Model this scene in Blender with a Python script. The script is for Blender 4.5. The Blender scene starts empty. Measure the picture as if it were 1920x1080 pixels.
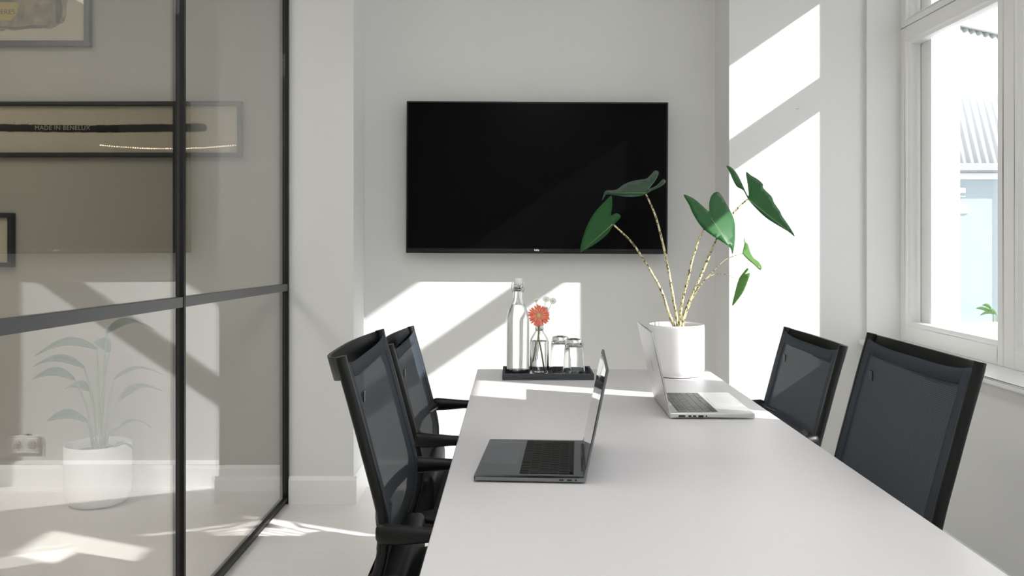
import bpy, bmesh, math, random
from mathutils import Vector, Matrix
from mathutils.geometry import delaunay_2d_cdt

random.seed(7)
S = bpy.context.scene
C = S.collection
PI = math.pi

# ------------------------------------------------------------------ camera
F = 1700.0                     # focal length in pixels of the 1920-wide frame
VX, VY = 965.0, 446.0          # vanishing point of the room's depth lines
CAM_Z = 1.2
cam_d = bpy.data.cameras.new('camera')
cam = bpy.data.objects.new('camera', cam_d)
C.objects.link(cam)
cam.location = (0, 0, CAM_Z)
cam.rotation_euler = (PI / 2, 0, 0)
cam_d.sensor_width = 36.0
cam_d.lens = 36.0 * F / 1920.0
cam_d.shift_x = -(VX - 960.0) / 1920.0
cam_d.shift_y = -(540.0 - VY) / 1920.0
cam_d.clip_start = 0.02
S.camera = cam


def P(x, y, d):
    """pixel + distance along the room -> point"""
    return Vector(((x - VX) * d / F, d, CAM_Z - (y - VY) * d / F))


# ------------------------------------------------------------------ world, sun, exposure
w = bpy.data.worlds.new('sky'); S.world = w
w.use_nodes = True
bg = w.node_tree.nodes['Background']
bg.inputs['Color'].default_value = (0.93, 0.97, 1.0, 1)
bg.inputs['Strength'].default_value = 2.1

SUN = Vector((-2.265, 1.0, -1.563)).normalized()
sd = bpy.data.lights.new('sun', 'SUN')
sd.energy = 9.6
sd.angle = 0.0093
sd.color = (1.0, 0.99, 0.98)
sun = bpy.data.objects.new('sun', sd)
C.objects.link(sun)
sun.location = (8, -3, 8)
sun.rotation_euler = SUN.to_track_quat('-Z', 'Y').to_euler()

vs = S.view_settings
vs.view_transform = 'Standard'
vs.look = 'None'
vs.exposure = 0.0
vs.gamma = 1.0
vs.use_curve_mapping = False
try:
    S.cycles.max_bounces = 14
    S.cycles.diffuse_bounces = 8
    S.cycles.glossy_bounces = 6
    S.cycles.transmission_bounces = 14
    S.cycles.transparent_max_bounces = 32
except Exception:
    pass

FILL_RADIANCE = 6.0                      # radiance of the added ceiling fill panels


# ------------------------------------------------------------------ materials
def nodes(name):
    m = bpy.data.materials.new(name)
    m.use_nodes = True
    nt = m.node_tree
    return m, nt, nt.nodes['Principled BSDF']


def mat(name, col, rough=0.5, spec=0.5, metal=0.0, noise=0.0, nscale=8.0, bump=0.0, bscale=60.0, coat=0.0,
        stretch=None):
    m, nt, b = nodes(name)
    b.inputs['Base Color'].default_value = (*col, 1)
    b.inputs['Roughness'].default_value = rough
    b.inputs['Specular IOR Level'].default_value = spec
    b.inputs['Metallic'].default_value = metal
    b.inputs['Coat Weight'].default_value = coat
    if noise or bump:
        tc = nt.nodes.new('ShaderNodeTexCoord')
        mp = nt.nodes.new('ShaderNodeMapping')
        if stretch:
            mp.inputs['Scale'].default_value = stretch
        nt.links.new(tc.outputs['Object'], mp.inputs['Vector'])
    if noise:
        n = nt.nodes.new('ShaderNodeTexNoise')
        n.inputs['Scale'].default_value = nscale
        n.inputs['Detail'].default_value = 5
        nt.links.new(mp.outputs['Vector'], n.inputs['Vector'])
        r = nt.nodes.new('ShaderNodeMix'); r.data_type = 'RGBA'
        r.inputs[6].default_value = (*[c * (1 - noise) for c in col], 1)
        r.inputs[7].default_value = (*[min(1, c * (1 + noise)) for c in col], 1)
        nt.links.new(n.outputs['Fac'], r.inputs[0])
        nt.links.new(r.outputs[2], b.inputs['Base Color'])
    if bump:
        n2 = nt.nodes.new('ShaderNodeTexNoise')
        n2.inputs['Scale'].default_value = bscale
        n2.inputs['Detail'].default_value = 3
        nt.links.new(mp.outputs['Vector'], n2.inputs['Vector'])
        bp = nt.nodes.new('ShaderNodeBump')
        bp.inputs['Strength'].default_value = bump
        bp.inputs['Distance'].default_value = 0.002
        nt.links.new(n2.outputs['Fac'], bp.inputs['Height'])
        nt.links.new(bp.outputs['Normal'], b.inputs['Normal'])
    return m


def thin_glass(name, f0, power, tint=(1, 1, 1), rough=0.0):
    """one face of a clear pane: passes light straight, mirrors by angle"""
    m = bpy.data.materials.new(name)
    m.use_nodes = True
    nt = m.node_tree
    nt.nodes.clear()
    out = nt.nodes.new('ShaderNodeOutputMaterial')
    mix = nt.nodes.new('ShaderNodeMixShader')
    tr = nt.nodes.new('ShaderNodeBsdfTransparent')
    tr.inputs['Color'].default_value = (*tint, 1)
    gl = nt.nodes.new('ShaderNodeBsdfGlossy')
    gl.inputs['Roughness'].default_value = rough
    geo = nt.nodes.new('ShaderNodeNewGeometry')
    dot = nt.nodes.new('ShaderNodeVectorMath'); dot.operation = 'DOT_PRODUCT'
    nt.links.new(geo.outputs['Normal'], dot.inputs[0])
    nt.links.new(geo.outputs['Incoming'], dot.inputs[1])
    ab = nt.nodes.new('ShaderNodeMath'); ab.operation = 'ABSOLUTE'
    nt.links.new(dot.outputs['Value'], ab.inputs[0])
    inv = nt.nodes.new('ShaderNodeMath'); inv.operation = 'SUBTRACT'
    inv.inputs[0].default_value = 1.0
    nt.links.new(ab.outputs[0], inv.inputs[1])
    pw = nt.nodes.new('ShaderNodeMath'); pw.operation = 'POWER'
    nt.links.new(inv.outputs[0], pw.inputs[0]); pw.inputs[1].default_value = power
    ma = nt.nodes.new('ShaderNodeMath'); ma.operation = 'MULTIPLY_ADD'
    nt.links.new(pw.outputs[0], ma.inputs[0])
    ma.inputs[1].default_value = 1 - f0; ma.inputs[2].default_value = f0
    ma.use_clamp = True
    nt.links.new(ma.outputs[0], mix.inputs[0])
    nt.links.new(tr.outputs[0], mix.inputs[1])
    nt.links.new(gl.outputs[0], mix.inputs[2])
    nt.links.new(mix.outputs[0], out.inputs['Surface'])
    return m


def emit(name, col, strength):
    m, nt, b = nodes(name)
    b.inputs['Base Color'].default_value = (0.8, 0.8, 0.8, 1)
    b.inputs['Emission Color'].default_value = (*col, 1)
    b.inputs['Emission Strength'].default_value = strength
    return m


def real_glass(name, ior=1.47, col=(1, 1, 1)):
    m, nt, b = nodes(name)
    b.inputs['Base Color'].default_value = (*col, 1)
    b.inputs['Roughness'].default_value = 0.0
    b.inputs['IOR'].default_value = ior
    b.inputs['Transmission Weight'].default_value = 1.0
    return m


def leaf_mat(name, a, bcol, trans, rough=0.34):
    m, nt, b = nodes(name)
    tc = nt.nodes.new('ShaderNodeTexCoord')
    n = nt.nodes.new('ShaderNodeTexNoise'); n.inputs['Scale'].default_value = 18
    n.inputs['Detail'].default_value = 4
    nt.links.new(tc.outputs['Object'], n.inputs['Vector'])
    r = nt.nodes.new('ShaderNodeMix'); r.data_type = 'RGBA'
    r.inputs[6].default_value = (*a, 1); r.inputs[7].default_value = (*bcol, 1)
    nt.links.new(n.outputs['Fac'], r.inputs[0])
    nt.links.new(r.outputs[2], b.inputs['Base Color'])
    b.inputs['Roughness'].default_value = rough
    b.inputs['Specular IOR Level'].default_value = 0.36
    t = nt.nodes.new('ShaderNodeBsdfTranslucent')
    t.inputs['Color'].default_value = (bcol[0] * 2.0, bcol[1] * 2.6, bcol[2] * 1.0, 1)
    mx = nt.nodes.new('ShaderNodeMixShader'); mx.inputs[0].default_value = trans
    out = nt.nodes['Material Output']
    nt.links.new(b.outputs[0], mx.inputs[1]); nt.links.new(t.outputs[0], mx.inputs[2])
    nt.links.new(mx.outputs[0], out.inputs['Surface'])
    return m


def petiole_mat():
    m, nt, b = nodes('zebra_petiole')
    tc = nt.nodes.new('ShaderNodeTexCoord')
    mp = nt.nodes.new('ShaderNodeMapping')
    mp.inputs['Scale'].default_value = (170, 170, 95)
    nt.links.new(tc.outputs['Object'], mp.inputs['Vector'])
    n = nt.nodes.new('ShaderNodeTexNoise'); n.inputs['Scale'].default_value = 1.0
    n.inputs['Detail'].default_value = 2.0
    nt.links.new(mp.outputs['Vector'], n.inputs['Vector'])
    cr = nt.nodes.new('ShaderNodeValToRGB')
    e = cr.color_ramp.elements
    e[0].position = 0.53; e[0].color = (0.66, 0.60, 0.36, 1)
    e[1].position = 0.57; e[1].color = (0.10, 0.075, 0.03, 1)
    nt.links.new(n.outputs['Fac'], cr.inputs['Fac'])
    nt.links.new(cr.outputs['Color'], b.inputs['Base Color'])
    b.inputs['Roughness'].default_value = 0.45
    return m


def mesh_fabric():
    """woven office-chair mesh: dark threads with fine open gaps"""
    m, nt, b = nodes('chair_mesh')
    b.inputs['Base Color'].default_value = (0.028, 0.037, 0.050, 1)
    b.inputs['Roughness'].default_value = 0.75
    b.inputs['Specular IOR Level'].default_value = 0.25
    tc = nt.nodes.new('ShaderNodeTexCoord')
    outs = []
    for axis, sc in (('Y', 150.0), ('Z', 190.0)):
        wv = nt.nodes.new('ShaderNodeTexWave')
        wv.bands_direction = axis
        wv.inputs['Scale'].default_value = sc / 3.1416 / 2 * 3.0
        nt.links.new(tc.outputs['Object'], wv.inputs['Vector'])
        outs.append(wv.outputs['Fac'])
    mu = nt.nodes.new('ShaderNodeMath'); mu.operation = 'MULTIPLY'
    nt.links.new(outs[0], mu.inputs[0]); nt.links.new(outs[1], mu.inputs[1])
    sc = nt.nodes.new('ShaderNodeMath'); sc.operation = 'MULTIPLY'
    p2_ = nt.nodes.new('ShaderNodeMath'); p2_.operation = 'POWER'
    nt.links.new(mu.outputs[0], p2_.inputs[0]); p2_.inputs[1].default_value = 1.8
    nt.links.new(p2_.outputs[0], sc.inputs[0]); sc.inputs[1].default_value = 0.30
    tr = nt.nodes.new('ShaderNodeBsdfTransparent')
    mx = nt.nodes.new('ShaderNodeMixShader')
    nt.links.new(sc.outputs[0], mx.inputs[0])
    out = nt.nodes['Material Output']
    nt.links.new(b.outputs[0], mx.inputs[1]); nt.links.new(tr.outputs[0], mx.inputs[2])
    nt.links.new(mx.outputs[0], out.inputs['Surface'])
    return m


def art_patch_mat(name, a, bcol, scale):
    m, nt, b = nodes(name)
    tc = nt.nodes.new('ShaderNodeTexCoord')
    n = nt.nodes.new('ShaderNodeTexNoise'); n.inputs['Scale'].default_value = scale
    n.inputs['Detail'].default_value = 8; n.inputs['Roughness'].default_value = 0.7
    nt.links.new(tc.outputs['Object'], n.inputs['Vector'])
    cr = nt.nodes.new('ShaderNodeValToRGB')
    cr.color_ramp.elements[0].position = 0.35; cr.color_ramp.elements[0].color = (*a, 1)
    cr.color_ramp.elements[1].position = 0.68; cr.color_ramp.elements[1].color = (*bcol, 1)
    nt.links.new(n.outputs['Fac'], cr.inputs['Fac'])
    nt.links.new(cr.outputs['Color'], b.inputs['Base Color'])
    b.inputs['Roughness'].default_value = 0.9
    return m


M = {}
M['wall'] = mat('white_wall_paint', (0.75, 0.755, 0.745), 0.75, 0.25, noise=0.012, nscale=1.5, bump=0.06, bscale=220)
M['trim'] = mat('white_gloss_trim', (0.84, 0.84, 0.835), 0.4, 0.4)
M['taupe'] = mat('taupe_wall_paint', (0.30, 0.28, 0.23), 0.8, 0.2, noise=0.03, nscale=1.2, bump=0.06, bscale=220)
M['ceil'] = mat('white_ceiling_paint', (0.82, 0.82, 0.81), 0.85, 0.2, noise=0.01, nscale=2)
M['floor'] = mat('pale_floor', (0.73, 0.71, 0.695), 0.42, 0.4, noise=0.04, nscale=3.0, bump=0.03, bscale=30,
                 stretch=(0.6, 6, 1))
M['joint'] = mat('floor_joint', (0.30, 0.28, 0.26), 0.7)
M['steel'] = mat('black_steel', (0.006, 0.0065, 0.007), 0.45, 0.3, noise=0.1, nscale=40)
M['bar'] = mat('satin_steel_bar', (0.030, 0.034, 0.038), 0.36, 0.75, noise=0.06, nscale=40)  # same steel as the posts; window reflection put into a paler colour
M['glass'] = thin_glass('partition_glass', 0.062, 3.55, (0.985, 0.985, 0.97))
M['pane'] = thin_glass('window_pane_glass', 0.04, 4.4)
M['frame_white'] = mat('window_white_paint', (0.82, 0.82, 0.815), 0.35, 0.4, noise=0.01, nscale=9)
M['masonry'] = mat('exterior_white_render', (0.82, 0.82, 0.81), 0.9, 0.2, noise=0.02, nscale=14, bump=0.3, bscale=50)
M['tvscreen'] = mat('tv_screen', (0.002, 0.002, 0.0025), 0.2, 0.06)
M['tvbody'] = mat('tv_casing', (0.006, 0.006, 0.007), 0.3, 0.35)
M['logo_white'] = mat('white_print', (0.8, 0.8, 0.82), 0.4)
M['table'] = mat('table_laminate', (0.66, 0.645, 0.655), 0.36, 0.42, noise=0.02, nscale=60, bump=0.02, bscale=300)
M['chair_black'] = mat('chair_black_plastic', (0.005, 0.0055, 0.006), 0.42, 0.28)
M['chair_mesh'] = mesh_fabric()
M['chair_hem'] = mat('chair_hem', (0.029, 0.037, 0.047), 0.75, 0.25, bump=0.3, bscale=900)
M['chair_seat'] = mat('chair_seat_fabric', (0.028, 0.030, 0.033), 0.9, 0.2, noise=0.3, nscale=500, bump=0.4, bscale=700)
M['chrome'] = mat('chair_chrome', (0.62, 0.63, 0.64), 0.2, 0.5, metal=1.0)
M['pot'] = mat('white_ceramic', (0.80, 0.80, 0.805), 0.45, 0.4, noise=0.01, nscale=20)
M['soil'] = mat('soil', (0.06, 0.045, 0.032), 0.95, 0.1, noise=0.5, nscale=120, bump=1.0, bscale=150)
M['leaf'] = leaf_mat('leaf_green', (0.012, 0.085, 0.02), (0.03, 0.14, 0.035), 0.18)
M['leaf_deep'] = leaf_mat('leaf_deep', (0.007, 0.042, 0.016), (0.012, 0.060, 0.022), 0.06)
M['leaf_young'] = leaf_mat('leaf_young', (0.08, 0.19, 0.045), (0.13, 0.26, 0.075), 0.3)
M['leaf_room'] = leaf_mat('leaf_paddle', (0.02, 0.085, 0.035), (0.035, 0.12, 0.05), 0.12)
M['vein'] = mat('leaf_vein', (0.16, 0.32, 0.12), 0.5)
M['petiole'] = petiole_mat()
M['petiole_green'] = mat('green_petiole', (0.10, 0.20, 0.06), 0.5, noise=0.2, nscale=60)
M['alu'] = mat('silver_aluminium', (0.66, 0.665, 0.67), 0.38, 0.5, metal=0.75, noise=0.01, nscale=300)
M['grey_alu'] = mat('grey_aluminium', (0.20, 0.215, 0.225), 0.40, 0.5, metal=0.75, noise=0.01, nscale=300)
M['grey_pad'] = mat('grey_trackpad', (0.17, 0.185, 0.20), 0.30, 0.5, metal=0.4)
M['alu_pad'] = mat('silver_trackpad', (0.62, 0.63, 0.64), 0.32, 0.5, metal=0.5)
M['key'] = mat('black_key', (0.007, 0.007, 0.008), 0.5, 0.25)
M['key_silver'] = mat('worn_black_key', (0.022, 0.022, 0.024), 0.38, 0.5)  # keys paler and glossier than the other set
M['well'] = mat('key_well', (0.030, 0.031, 0.032), 0.6, 0.3)
M['well_silver'] = mat('key_well_silver', (0.55, 0.56, 0.57), 0.45, 0.5, metal=0.5)
M['screen'] = mat('laptop_screen', (0.004, 0.004, 0.005), 0.03, 0.9, coat=0.6)
M['port'] = mat('port_black', (0.005, 0.005, 0.005), 0.5)
M['logo'] = mat('lid_emblem', (0.42, 0.425, 0.43), 0.15, 0.6, metal=0.8)
M['slate'] = mat('slate_tray', (0.042, 0.048, 0.056), 0.5, 0.4, noise=0.15, nscale=30, bump=0.15, bscale=90)
M['clear'] = real_glass('clear_glass', 1.45)
M['water'] = real_glass('water', 1.33, (0.99, 1.0, 1.0))
M['wire'] = mat('steel_wire', (0.55, 0.56, 0.57), 0.25, 0.5, metal=1.0)
M['stopper'] = mat('white_stopper', (0.80, 0.80, 0.78), 0.4)
M['rubber'] = mat('clear_seal', (0.62, 0.63, 0.62), 0.5)
M['petal'] = mat('coral_petal', (0.78, 0.205, 0.135), 0.6, 0.2, noise=0.18, nscale=60)
M['petal_in'] = mat('coral_inner_petal', (0.84, 0.33, 0.22), 0.65, 0.2, noise=0.2, nscale=90)
M['disc'] = mat('flower_disc', (0.62, 0.42, 0.20), 0.8, 0.2, noise=0.3, nscale=300)
M['daisy'] = mat('white_petal', (0.78, 0.80, 0.78), 0.6)
M['daisy_eye'] = mat('green_yellow_eye', (0.50, 0.56, 0.10), 0.7)
M['stem'] = mat('green_stem', (0.20, 0.26, 0.08), 0.6, noise=0.15, nscale=80)
M['frame_black'] = mat('black_picture_frame', (0.012, 0.014, 0.015), 0.45, 0.4)
M['paper'] = mat('cream_paper', (0.43, 0.38, 0.29), 0.95, 0.1, noise=0.05, nscale=6)
M['ink'] = mat('black_ink', (0.014, 0.013, 0.012), 0.9, 0.1, noise=0.3, nscale=40)
M['ink_pale'] = mat('pale_lettering', (0.34, 0.31, 0.26), 0.9, 0.1)
M['patch'] = art_patch_mat('brown_torn_paper', (0.10, 0.078, 0.048), (0.32, 0.25, 0.16), 22)
M['patch_dark'] = art_patch_mat('dark_torn_paper', (0.035, 0.032, 0.026), (0.11, 0.10, 0.075), 30)
M['yellow'] = mat('yellow_paper', (0.36, 0.28, 0.07), 0.9, 0.1, noise=0.12, nscale=14)
M['art_glass'] = thin_glass('picture_glass', 0.035, 5.0)
M['socket'] = mat('socket_plastic', (0.82, 0.82, 0.81), 0.35)
M['socket_dark'] = mat('socket_hole', (0.03, 0.03, 0.03), 0.6)
M['socket_in'] = mat('socket_well', (0.52, 0.52, 0.51), 0.5)
M['roof'] = mat('corrugated_roof', (0.47, 0.49, 0.50), 0.5, 0.3, noise=0.06, nscale=4)
M['gutter'] = mat('grey_gutter', (0.34, 0.36, 0.38), 0.5)
M['blue_glass'] = mat('pale_blue_glazing', (0.34, 0.41, 0.45), 0.12, 0.5, noise=0.08, nscale=1.2)
M['paving'] = mat('courtyard_paving', (0.36, 0.35, 0.34), 0.9, 0.2, noise=0.1, nscale=2)
M['lamp_next'] = emit('next_lamp_diffuser', (1.0, 0.97, 0.93), 7.0)  # added fill for the room behind the glass
M['lamp'] = emit('lamp_diffuser', (0.98, 0.99, 1.0), FILL_RADIANCE)
M['bulb'] = emit('led_bulb', (1.0, 0.80, 0.58), 40.0)
M['curtain'] = None


def sun_block_mat():
    m, nt, b = nodes('white_curtain')
    b.inputs['Base Color'].default_value = (0.82, 0.82, 0.80, 1)
    b.inputs['Roughness'].default_value = 0.9
    t = nt.nodes.new('ShaderNodeBsdfTranslucent')
    t.inputs['Color'].default_value = (0.80, 0.80, 0.78, 1)
    mx = nt.nodes.new('ShaderNodeMixShader'); mx.inputs[0].default_value = 0.5
    out = nt.nodes['Material Output']
    nt.links.new(b.outputs[0], mx.inputs[1]); nt.links.new(t.outputs[0], mx.inputs[2])
    nt.links.new(mx.outputs[0], out.inputs['Surface'])
    return m


M['curtain'] = sun_block_mat()


# ------------------------------------------------------------------ mesh helpers
def obj(name, bm, m, parent=None, smooth=False, angle=None):
    me = bpy.data.meshes.new(name)
    bmesh.ops.recalc_face_normals(bm, faces=bm.faces[:])
    bm.to_mesh(me); bm.free()
    if isinstance(m, str):
        m = M[m]
    me.materials.append(m)
    o = bpy.data.objects.new(name, me)
    C.objects.link(o)
    if parent:
        o.parent = parent
    if smooth:
        for p in me.polygons:
            p.use_smooth = True
        if angle:
            try:
                me.set_sharp_from_angle(angle=math.radians(angle))
            except Exception:
                pass
    return o


def tag(o, label=None, cat=None, group=None, kind=None):
    if label: o['label'] = label
    if cat: o['category'] = cat
    if group: o['group'] = group
    if kind: o['kind'] = kind
    return o


def empty(name, loc=(0, 0, 0), rz=0.0):
    o = bpy.data.objects.new(name, None)
    o.empty_display_size = 0.1
    o.location = loc
    o.rotation_euler = (0, 0, rz)
    C.objects.link(o)
    return o


def bx(bm, x0, x1, y0, y1, z0, z1):
    vs_ = [bm.verts.new((x, y, z)) for z in (z0, z1) for y in (y0, y1) for x in (x0, x1)]
    for f in ((0, 1, 3, 2), (4, 5, 7, 6), (0, 1, 5, 4), (2, 3, 7, 6), (0, 2, 6, 4), (1, 3, 7, 5)):
        bm.faces.new([vs_[i] for i in f])
    return vs_


def boxes(*rs):
    bm = bmesh.new()
    for r in rs:
        bx(bm, *r)
    return bm


def bev(bm, w_, seg=2):
    bmesh.ops.bevel(bm, geom=bm.edges[:], offset=w_, segments=seg, affect='EDGES', profile=0.6)
    return bm


def bbox(x0, x1, y0, y1, z0, z1, w_, seg=2):
    return bev(boxes((x0, x1, y0, y1, z0, z1)), w_, seg)


def smooth_path(pts, n=6):
    pts = [Vector(p) for p in pts]
    out = []
    for i in range(len(pts) - 1):
        p0 = pts[max(i - 1, 0)]; p1 = pts[i]; p2 = pts[i + 1]; p3 = pts[min(i + 2, len(pts) - 1)]
        for k in range(n):
            t = k / n
            out.append(0.5 * ((2 * p1) + (-p0 + p2) * t + (2 * p0 - 5 * p1 + 4 * p2 - p3) * t * t
                              + (-p0 + 3 * p1 - 3 * p2 + p3) * t ** 3))
    out.append(pts[-1])
    return out


def tube(bm, pts, r0, r1=None, seg=10, caps=True, flat=(1, 1)):
    """tube along pts; radius from r0 to r1 (or list)"""
    pts = [Vector(p) for p in pts]
    n = len(pts)
    rad = r0 if isinstance(r0, (list, tuple)) else [r0 + ((r1 if r1 is not None else r0) - r0) * i / max(1, n - 1)
                                                    for i in range(n)]
    up = None
    rings = []
    for i, p in enumerate(pts):
        t = (pts[min(i + 1, n - 1)] - pts[max(i - 1, 0)]).normalized()
        if up is None:
            a = Vector((0, 0, 1)) if abs(t.z) < 0.9 else Vector((1, 0, 0))
            u = a.cross(t).normalized()
        else:
            u = (up - t * up.dot(t)).normalized()
        up = u
        v = t.cross(u)
        rings.append([bm.verts.new(p + (u * math.cos(a_) * flat[0] + v * math.sin(a_) * flat[1]) * rad[i])
                      for a_ in [2 * PI * k / seg for k in range(seg)]])
    for i in range(n - 1):
        for k in range(seg):
            bm.faces.new((rings[i][k], rings[i][(k + 1) % seg], rings[i + 1][(k + 1) % seg], rings[i + 1][k]))
    if caps:
        bm.faces.new(rings[0][::-1]); bm.faces.new(rings[-1])
    return bm


def tb(pts, r0, r1=None, seg=10, sm=0, flat=(1, 1)):
    if sm:
        pts = smooth_path(pts, sm)
    return tube(bmesh.new(), pts, r0, r1, seg, True, flat)


def lathe(prof, seg=48, cx=0, cy=0, bm=None):
    """revolve (r, z) profile; r = 0 ends close to a point"""
    bm = bm or bmesh.new()
    rings = []
    for r, z in prof:
        if r < 1e-6:
            rings.append([bm.verts.new((cx, cy, z))])
        else:
            rings.append([bm.verts.new((cx + r * math.cos(2 * PI * k / seg), cy + r * math.sin(2 * PI * k / seg), z))
                          for k in range(seg)])
    for a, b in zip(rings, rings[1:]):
        for k in range(seg):
            k2 = (k + 1) % seg
            if len(a) == 1 and len(b) == 1:
                continue
            if len(a) == 1:
                bm.faces.new((a[0], b[k], b[k2]))
            elif len(b) == 1:
                bm.faces.new((a[k], a[k2], b[0]))
            else:
                bm.faces.new((a[k], a[k2], b[k2], b[k]))
    return bm


def prism_yz(bm, prof, x0, x1):
    a = [bm.verts.new((x0, y, z)) for y, z in prof]
    b = [bm.verts.new((x1, y, z)) for y, z in prof]
    n = len(prof)
    for i in range(n):
        bm.faces.new((a[i], a[(i + 1) % n], b[(i + 1) % n], b[i]))
    bm.faces.new(a[::-1]); bm.faces.new(b)
    return bm


def text_mesh(txt, size, depth=0.0004, align='CENTER', spacing=1.0):
    cu = bpy.data.curves.new('lettering', 'FONT')
    cu.body = txt; cu.size = size; cu.extrude = depth
    cu.align_x = align; cu.align_y = 'CENTER'
    cu.space_character = spacing
    o = bpy.data.objects.new('lettering', cu)
    C.objects.link(o)
    dg = bpy.context.evaluated_depsgraph_get()
    me = bpy.data.meshes.new_from_object(o.evaluated_get(dg))
    bpy.data.objects.remove(o, do_unlink=True)
    bpy.data.curves.remove(cu)
    bm = bmesh.new(); bm.from_mesh(me)
    bpy.data.meshes.remove(me)
    return bm


def struct(name, bm, m, parent=None, label=None, cat=None):
    o = obj(name, bm, m, parent)
    if not parent:
        tag(o, label, cat, kind='structure')
    return o


# ------------------------------------------------------------------ room shell
YB = 4.393      # recessed back wall
YP = 4.104      # faces of the pillars
XL, XR = -0.729, 0.971
XW = 1.585      # inner face of the window wall
XO = 1.904      # outer face of the window wall
YO = 4.306      # back wall of the neighbouring room
YR = -1.3       # wall behind the camera
XN = -4.3       # far wall of the neighbouring room
ZC = 2.9
XG = -1.037     # glass plane of the partition

fl = struct('floor', boxes((XN - .15, XO, YR - .15, YB + .15, -0.12, 0.0)), 'floor',
            label='pale smooth floor of the meeting room', cat='floor')
struct('ceiling', boxes((XN - .15, XO, YR - .15, YB + .15, ZC, ZC + .12)), 'ceil', label='white ceiling above the table', cat='ceiling')
struct('wall_back', boxes((-1.06, XO, YB, YB + .15, 0, ZC)), 'wall', label='white recessed wall behind the television', cat='wall')
struct('wall_pillar', boxes((-1.062, XL, YP, YB, 0, ZC)), 'wall', label='white wall pillar beside the glass partition', cat='wall')
struct('wall_pier', boxes((XR, XW, YP, YB, 0, ZC)), 'wall', label='white wall pier beside the window', cat='wall')
struct('wall_neighbour', boxes((XN, -1.062, YO, YB + .15, 0, ZC)), 'taupe', label='taupe wall seen behind the glass', cat='wall')
struct('wall_left', boxes((XN - .15, XN, YR, YB + .15, 0, ZC)), 'taupe', label='taupe side wall of the room behind the glass', cat='wall')
struct('wall_rear', boxes((XN, XO, YR - .15, YR, 0, ZC)), 'wall', label='white wall behind the camera', cat='wall')

# window wall: parapet, head, piers, outer overlap that covers the frames' outer edges
W1a, W1b = 2.32, 4.08       # opening of window 1 along the wall
W2a, W2b = 0.25, 2.18       # opening of the added, unseen second window
ZS, ZH = 0.72, 2.62
bm = boxes((XW, XO, YR, YB, 0, ZS), (XW, XO, YR, YB, ZH, ZC),
           (XW, XO, W1b, YB, ZS, ZH), (XW, XO, W2b, W1a, ZS, ZH), (XW, XO, YR, W2a, ZS, ZH))
struct('wall_right', bm, 'wall', label='white wall below and around the windows', cat='wall')
# outer render skin, plus a fin and a box added to block sun
bm2 = boxes((1.801, 1.9245, 3.918, W1b, ZS, ZH), (XO, XO + .012, W1b, YB + .15, -0.12, ZC + .12),
            (XO, XO + .15, 2.57, 3.11, ZS - .9, ZH + .5),  # unseen fin, added to keep sun off the left pillar and floor
            (1.801, XO + .05, W1a, 3.20, 2.14, ZH))  # unseen box, added to stop sun through the upper light
struct('wall_exterior', bm2, 'masonry', label='white rendered outer reveal seen through the window', cat='wall')


# baseboards with a sloping top
def board_prof(t=0.016, h=0.122):
    return [(0, 0), (-t, 0), (-t, h - 0.016), (-t * 0.35, h), (0, h)]


def board_x(bm, x0, x1, y):
    prism_yz(bm, [(y + a, z) for a, z in board_prof()], x0, x1)


def board_y(bm, x, y0, y1, sgn):
    """board on a plane x, facing sgn"""
    pr = board_prof()
    a = [bm.verts.new((x - p * sgn, y0, z)) for p, z in pr]
    b = [bm.verts.new((x - p * sgn, y1, z)) for p, z in pr]
    n = len(pr)
    for i in range(n):
        bm.faces.new((a[i], a[(i + 1) % n], b[(i + 1) % n], b[i]))
    bm.faces.new(a[::-1]); bm.faces.new(b)


bm = bmesh.new()
board_x(bm, -1.02, XL + .016, YP); board_y(bm, XL, YP, YB, 1)
struct('baseboard_pillar', bm, 'trim', label='white baseboard around the left pillar', cat='baseboard')
bm = bmesh.new(); board_x(bm, XL + .016, XR - .016, YB)
struct('baseboard_back', bm, 'trim', label='white baseboard under the television wall', cat='baseboard')
bm = bmesh.new(); board_x(bm, XR - .016, XW, YP); board_y(bm, XR, YP, YB, -1)
struct('baseboard_pier', bm, 'trim', label='white baseboard of the pier beside the window', cat='baseboard')
bm = bmesh.new(); board_y(bm, XW, YR, YP - .016, -1)
struct('baseboard_right', bm, 'trim', label='white baseboard along the window wall', cat='baseboard')
bm = bmesh.new(); board_x(bm, XN, -1.062, YO)
struct('baseboard_neighbour', bm, 'trim', label='white baseboard of the room behind the glass', cat='baseboard')

# window sill
o = obj('trim_1', bbox(1.553, 1.80, W1a - .03, W1b + .012, ZS, 0.742, 0.005), 'frame_white')
tag(o, 'white painted window sill board', 'window sill', kind='structure')
o = obj('trim_2', bbox(1.553, 1.80, W2a - .03, W2b + .03, ZS, 0.742, 0.005), 'frame_white')
tag(o, 'white painted sill of the curtained window', 'window sill', kind='structure')


# ------------------------------------------------------------------ windows
def ring(bm, y0, y1, z0, z1, w_, d, x0, x1):
    """sloping bead: outer rect at x0, inset by w_ at x0+d, then straight to x1"""
    def rect(x, i):
        return [bm.verts.new((x, y, z)) for y, z in
                ((y0 + i, z0 + i), (y1 - i, z0 + i), (y1 - i, z1 - i), (y0 + i, z1 - i))]
    rs = [rect(x1, 0.0), rect(x0, 0.0), rect(x0 + d * .35, w_ * .28), rect(x0 + d * .5, w_ * .30), rect(x0 + d, w_), rect(x1, w_)]
    for a, b in zip(rs, rs[1:] + rs[:1]):
        for k in range(4):
            bm.faces.new((a[k], a[(k + 1) % 4], b[(k + 1) % 4], b[k]))


FX0, FX1 = 1.735, 1.80


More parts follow.
